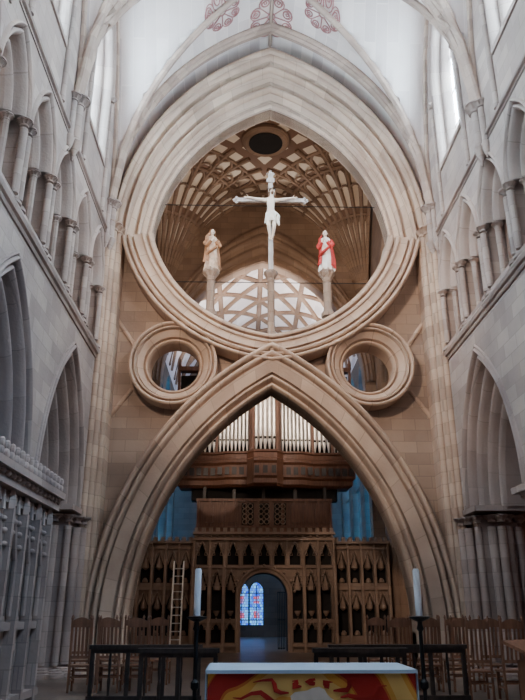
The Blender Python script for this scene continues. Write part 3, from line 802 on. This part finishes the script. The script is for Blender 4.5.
for k, a in enumerate((-.1, .3, .7, 1.15, 1.6, 2.05, 2.5, 2.9, 3.25)):
    r0 = .32; r1 = min(.9, .27 / max(.05, abs(sin(a)) * .62)) - .05 * (k % 2)
    if r1 < .4: r1 = .42; 
    pth = [((r0 + (r1 - r0) * t / 6) * cos(a + .12 * sin(t * 1.3 + k)), (r0 + (r1 - r0) * t / 6) * .60 * sin(a + .12 * sin(t * 1.3 + k)), .003) for t in range(7)]
    b.tube(pth, [.008, .02, .026, .024, .018, .012, .004], 1, 6, .08)
b.make('frontal_applique', [M_CLOTHW, M_FLAME], al, loc=(0, -.512, .66), rot=(pi / 2, 0, 0))

for x in (-1.37, 1.38):
    e = empty('altar_candlestick', (x, -11.0, 0))
    b = B()
    b.lathe([(.2, 0), (.2, .03), (.12, .06), (.05, .12), (.025, .2), (.025, .7), (.05, .73), (.05, .79), (.025, .82), (.025, 1.35), (.045, 1.38), (.03, 1.43), (.03, 1.46), (.12, 1.5), (.13, 1.52), (.05, 1.53)], 0, 0, 0, 20)
    for k in range(3): b.tube([(.1 * cos(k * 2.09), .1 * sin(k * 2.09), .05), (.26 * cos(k * 2.09), .26 * sin(k * 2.09), .02)], .02)
    b.make('stand', [M_BLACK], e)
    b = B(); b.lathe([(.042, 1.525), (.042, 2.06), (.03, 2.085), (.008, 2.075)], 0, 0, 0, 18); b.tube([(0, 0, 2.07), (.004, 0, 2.11)], .004, 1, 5)
    b.make('candle', [M_WAX, M_BLACK], e)

for x0, x1, y in ((-3.6, -1.55, -6.4), (-2.55, -1.2, -7.6), (.75, 3.3, -6.4), (.35, 1.95, -7.6)):
    b = B()
    b.box(x0, x1, y - .09, y + .09, .93, 1.0); b.box(x0 + .03, x1 - .03, y - .05, y + .05, .86, .93); b.box(x0, x1, y - .05, y + .05, .08, .16)
    n = max(2, int((x1 - x0) / .62))
    for i in range(n + 1):
        x = x0 + .06 + (x1 - x0 - .12) * i / n
        b.box(x - .035, x + .035, y - .035, y + .035, 0, .88); b.box(x - .05, x + .05, y - .2, y + .2, 0, .06)
        if i < n:
            xm = x + (x1 - x0 - .12) / n / 2; b.lathe([(.02, .16), (.03, .4), (.018, .5), (.03, .7), (.018, .87)], xm, y, 0, 10)
    b.make('communion_rail', [M_DARKW])

def chair_mesh():
    b = B()
    for sx in (-.21, .21):
        b.box(sx - .02, sx + .02, -.2, -.16, 0, .44)
        b.add([(sx - .02, .16, 0), (sx + .02, .16, 0), (sx + .02, .2, 0), (sx - .02, .2, 0), (sx - .02, .18, .45), (sx + .02, .18, .45), (sx + .02, .22, .45), (sx - .02, .22, .45), (sx - .018, .28, 1.25), (sx + .018, .28, 1.25), (sx + .018, .31, 1.25), (sx - .018, .31, 1.25)],
              [(0, 1, 2, 3), (0, 1, 5, 4), (1, 2, 6, 5), (2, 3, 7, 6), (3, 0, 4, 7), (4, 5, 9, 8), (5, 6, 10, 9), (6, 7, 11, 10), (7, 4, 8, 11), (8, 9, 10, 11)])
        b.box(sx - .012, sx + .012, -.18, .18, .18, .21)
        b.lathe([(.022, 1.25), (.03, 1.28), (.01, 1.33)], sx, .295, 0, 8)
    b.box(-.24, .24, -.22, .22, .43, .465); b.box(-.2, .2, -.19, -.17, .25, .28); b.box(-.2, .2, .17, .19, .25, .28)
    vs = []; n = 10
    for y in (.285, .31):
        for z0 in (0, 1):
            for k in range(n + 1):
                x = -.2 + .4 * k / n; vs.append((x, y, 1.12 if z0 == 0 else 1.22 + .06 * sin(pi * k / n)))
    fs = []
    m_ = n + 1
    for k in range(n):
        fs += [(k, k + 1, m_ + k + 1, m_ + k), (2 * m_ + k, 3 * m_ + k, 3 * m_ + k + 1, 2 * m_ + k + 1), (m_ + k, m_ + k + 1, 3 * m_ + k + 1, 3 * m_ + k), (k, 2 * m_ + k, 2 * m_ + k + 1, k + 1)]
    b.add(vs, fs)
    b.box(-.2, .2, .21, .24, .58, .63)
    for x in (-.12, -.04, .04, .12):
        b.add([(x - .02, .215, .62), (x + .02, .215, .62), (x + .02, .235, .62), (x - .02, .235, .62), (x - .02, .288, 1.13), (x + .02, .288, 1.13), (x + .02, .305, 1.13), (x - .02, .305, 1.13)],
              [(0, 1, 5, 4), (1, 2, 6, 5), (2, 3, 7, 6), (3, 0, 4, 7)])
    return b
first = None
spots = []
for i in range(4): spots.append((-4.55 + i * .6, -2.6, pi))
for i in range(3): spots.append((-4.2 + i * .6, -4.2, pi))
for i in range(4): spots.append((2.3 + i * .62, -2.6, pi))
for i in range(4): spots.append((2.5 + i * .65, -4.2, pi))
for i in range(2): spots.append((3.7 + i * .65, -5.7, pi))
for x, y, r in spots:
    if first is None:
        ob = chair_mesh().make('wooden_chair', [M_CHAIR], smooth=False); first = ob
    else:
        ob = bpy.data.objects.new('wooden_chair', first.data); COL.objects.link(ob)
    ob.location = (x, y, 0); ob.rotation_euler = (0, 0, r + random.uniform(-.08, .08)); ob.scale = (1, 1, 1.12)

b = B()
for sx in (-.2, .2): b.tube([(sx, 0, 0), (sx, .5, 3.5)], .035, 0, 8)
for i in range(11):
    t = (i + .6) / 11.6; b.tube([(-.2, .5 * t, 3.5 * t), (.2, .5 * t, 3.5 * t)], .02, 0, 8)
b.make('ladder', [M_ALU], loc=(-3.55, 9.35, 0))

b = B()
b.box(-.3, .3, -.22, .22, 0, .08); b.box(-.26, .26, -.18, .18, .08, .9)
b.add([(-.4, -.3, .92), (.4, -.3, .92), (.4, .3, 1.12), (-.4, .3, 1.12), (-.4, -.3, .97), (.4, -.3, .97), (.4, .3, 1.17), (-.4, .3, 1.17)],
      [(0, 1, 2, 3), (4, 5, 6, 7), (0, 1, 5, 4), (1, 2, 6, 5), (2, 3, 7, 6), (3, 0, 4, 7)])
for x in (-.13, .13): b.box(x - .1, x + .1, -.195, -.18, .2, .8)
b.make('reading_desk', [M_CHAIR], smooth=False, loc=(3.6, -9.0, 0), rot=(0, 0, .5))

# chantry chapel on the left
b = B(); CHm = lambda a, d, z: (-4.62 - d, a, z)
hs = []
CHY = [-7.05 - i * .74 for i in range(8)]
for y in CHY:
    hs += [ogee(.28, 2.35, 2.95, y, 1.5, 8), ogee(.26, .95, 1.25, y, .35, 6)]
b.panel([(-6.5, 0), (-12.9, 0), (-12.9, 3.5), (-6.5, 3.5)], hs, 0, .25, CHm)
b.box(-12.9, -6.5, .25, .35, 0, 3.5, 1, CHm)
for y in CHY:
    b.tube([CHm(p[0], -.05, p[1]) for p in ogee(.31, 2.35, 3.05, y, 1.5, 8)], .045, 0, 6)
    b.tube([CHm(y, -.1, 3.05), CHm(y, -.1, 3.35)], [.05, .015], 0, 6)
    for k, (q, z) in enumerate(((.26, 2.55), (.19, 2.75), (.1, 2.92))):
        for sg in (-1, 1): b.ball(CHm(y + sg * q, -.1, z), .06, .05, .05, 0, 8, 5)
    for sg in (-1, 1):
        b.tube([CHm(y + sg * .28, .05, 2.3), CHm(y + sg * .12, .05, 2.36), CHm(y + sg * .14, .05, 2.6)], .03, 0, 5)
    c = CHm(y, .12, 0); b.lathe([(.03, 2.05), (.19, 2.2), (.20, 2.35), (.12, 2.5), (.02, 2.95)], c[0], c[1], 0, 6)
    b.lathe([(.03, 1.5), (.15, 1.65), (.15, 1.72)], c[0], c[1], 0, 8)
    c = CHm(y + .37, -.09, 0); b.box(c[0] - .08, c[0] + .08, c[1] - .05, c[1] + .05, 0, 3.1); b.lathe([(.08, 3.1), (.09, 3.2), (.01, 3.6)], c[0], c[1], 0, 4)
for z, d in ((3.25, .08), (3.45, .2), (3.66, .30), (1.35, .1), (.25, .15)): b.box(-13.0, -6.4, -d, .2, z - .06, z + .06, 0, CHm)
b.box(-12.9, -6.5, -.14, .35, 3.45, 3.66, 0, CHm)
for i in range(26):
    y = -6.55 - i * .248
    for rr, zz in ((.085, 3.80), (.06, 3.92)):
        b.ball(CHm(y, -.22, zz), .06, rr, .09, 0, 8, 6)
    b.ball(CHm(y, -.2, 3.55), .06, .08, .06, 0, 8, 5)
b.make('chantry_chapel', [M_ARC, M_VOID])

# ------------------------------------------------------------ lights
def spot(name, loc, tgt, energy, col, size=1.2, blend=.8, rad=.3):
    l = bpy.data.lights.new(name, 'SPOT'); l.energy = energy; l.color = col; l.spot_size = size; l.spot_blend = blend; l.shadow_soft_size = rad
    o = bpy.data.objects.new(name, l); COL.objects.link(o); o.location = loc
    o.rotation_euler = (Vector(tgt) - Vector(loc)).to_track_quat('-Z', 'Y').to_euler(); return o
WARM = (1, .78, .56)
spot('added_fill_spot', (-4.4, 2.2, 10.5), (1.5, 8, 21), 1300, (1, .84, .68), 1.7)  # added unseen fill aimed up at the fan vault
spot('added_fill_spot', (4.4, 2.2, 10.5), (-1.5, 8, 21), 1300, (1, .84, .68), 1.7)  # matching added fill for the vault from the other side
spot('added_fill_spot', (-3.6, 1.6, 11.0), (-.3, 10, 10), 1500, (1, .82, .66), .75)  # added unseen fill on the organ, left side
spot('added_fill_spot', (3.6, 1.6, 11.0), (.6, 10, 9.5), 1300, (1, .82, .66), .75)  # added unseen fill on the organ, right side
spot('added_fill_spot', (0, 1.6, 8.6), (0, 10, 3.0), 280, WARM, .9)  # added unseen fill on the pulpitum screen
spot('added_fill_spot', (0, 15.0, 12), (0, 17, 20), 7500, (1, .95, .88), 2.0)  # added unseen fill brightening the choir vault from below
spot('added_fill_spot', (-4.9, -15, 12.8), (1, 0, 11), 7800, (1, .80, .62), .95)  # added warm fill on the scissor arch from the left
spot('added_fill_spot', (4.9, -15, 12.8), (-1, 0, 12), 2400, (1, .80, .66), .95)  # weaker added warm fill on the scissor arch from the right
spot('added_fill_spot', (4.9, -17, 14), (-5, -9, 3.5), 2600, (.22, .56, 1), .85)  # added blue fill standing in for window daylight on chantry and left wall

w = bpy.data.worlds.new('World'); SC.world = w; w.use_nodes = True
bg = w.node_tree.nodes['Background']; bg.inputs[0].default_value = (.62, .70, 1.0, 1); bg.inputs[1].default_value = .15

# ------------------------------------------------------------ camera
cam = bpy.data.cameras.new('camera'); co = bpy.data.objects.new('camera', cam); COL.objects.link(co); SC.camera = co
cam.sensor_fit = 'VERTICAL'; cam.sensor_height = 36; cam.lens = 680 / 700 * 36; cam.clip_start = .05; cam.clip_end = 200
co.location = (-.78, -20, 1.6)
co.rotation_euler = (math.radians(90 + 20.9), 0, -math.radians(1.38))
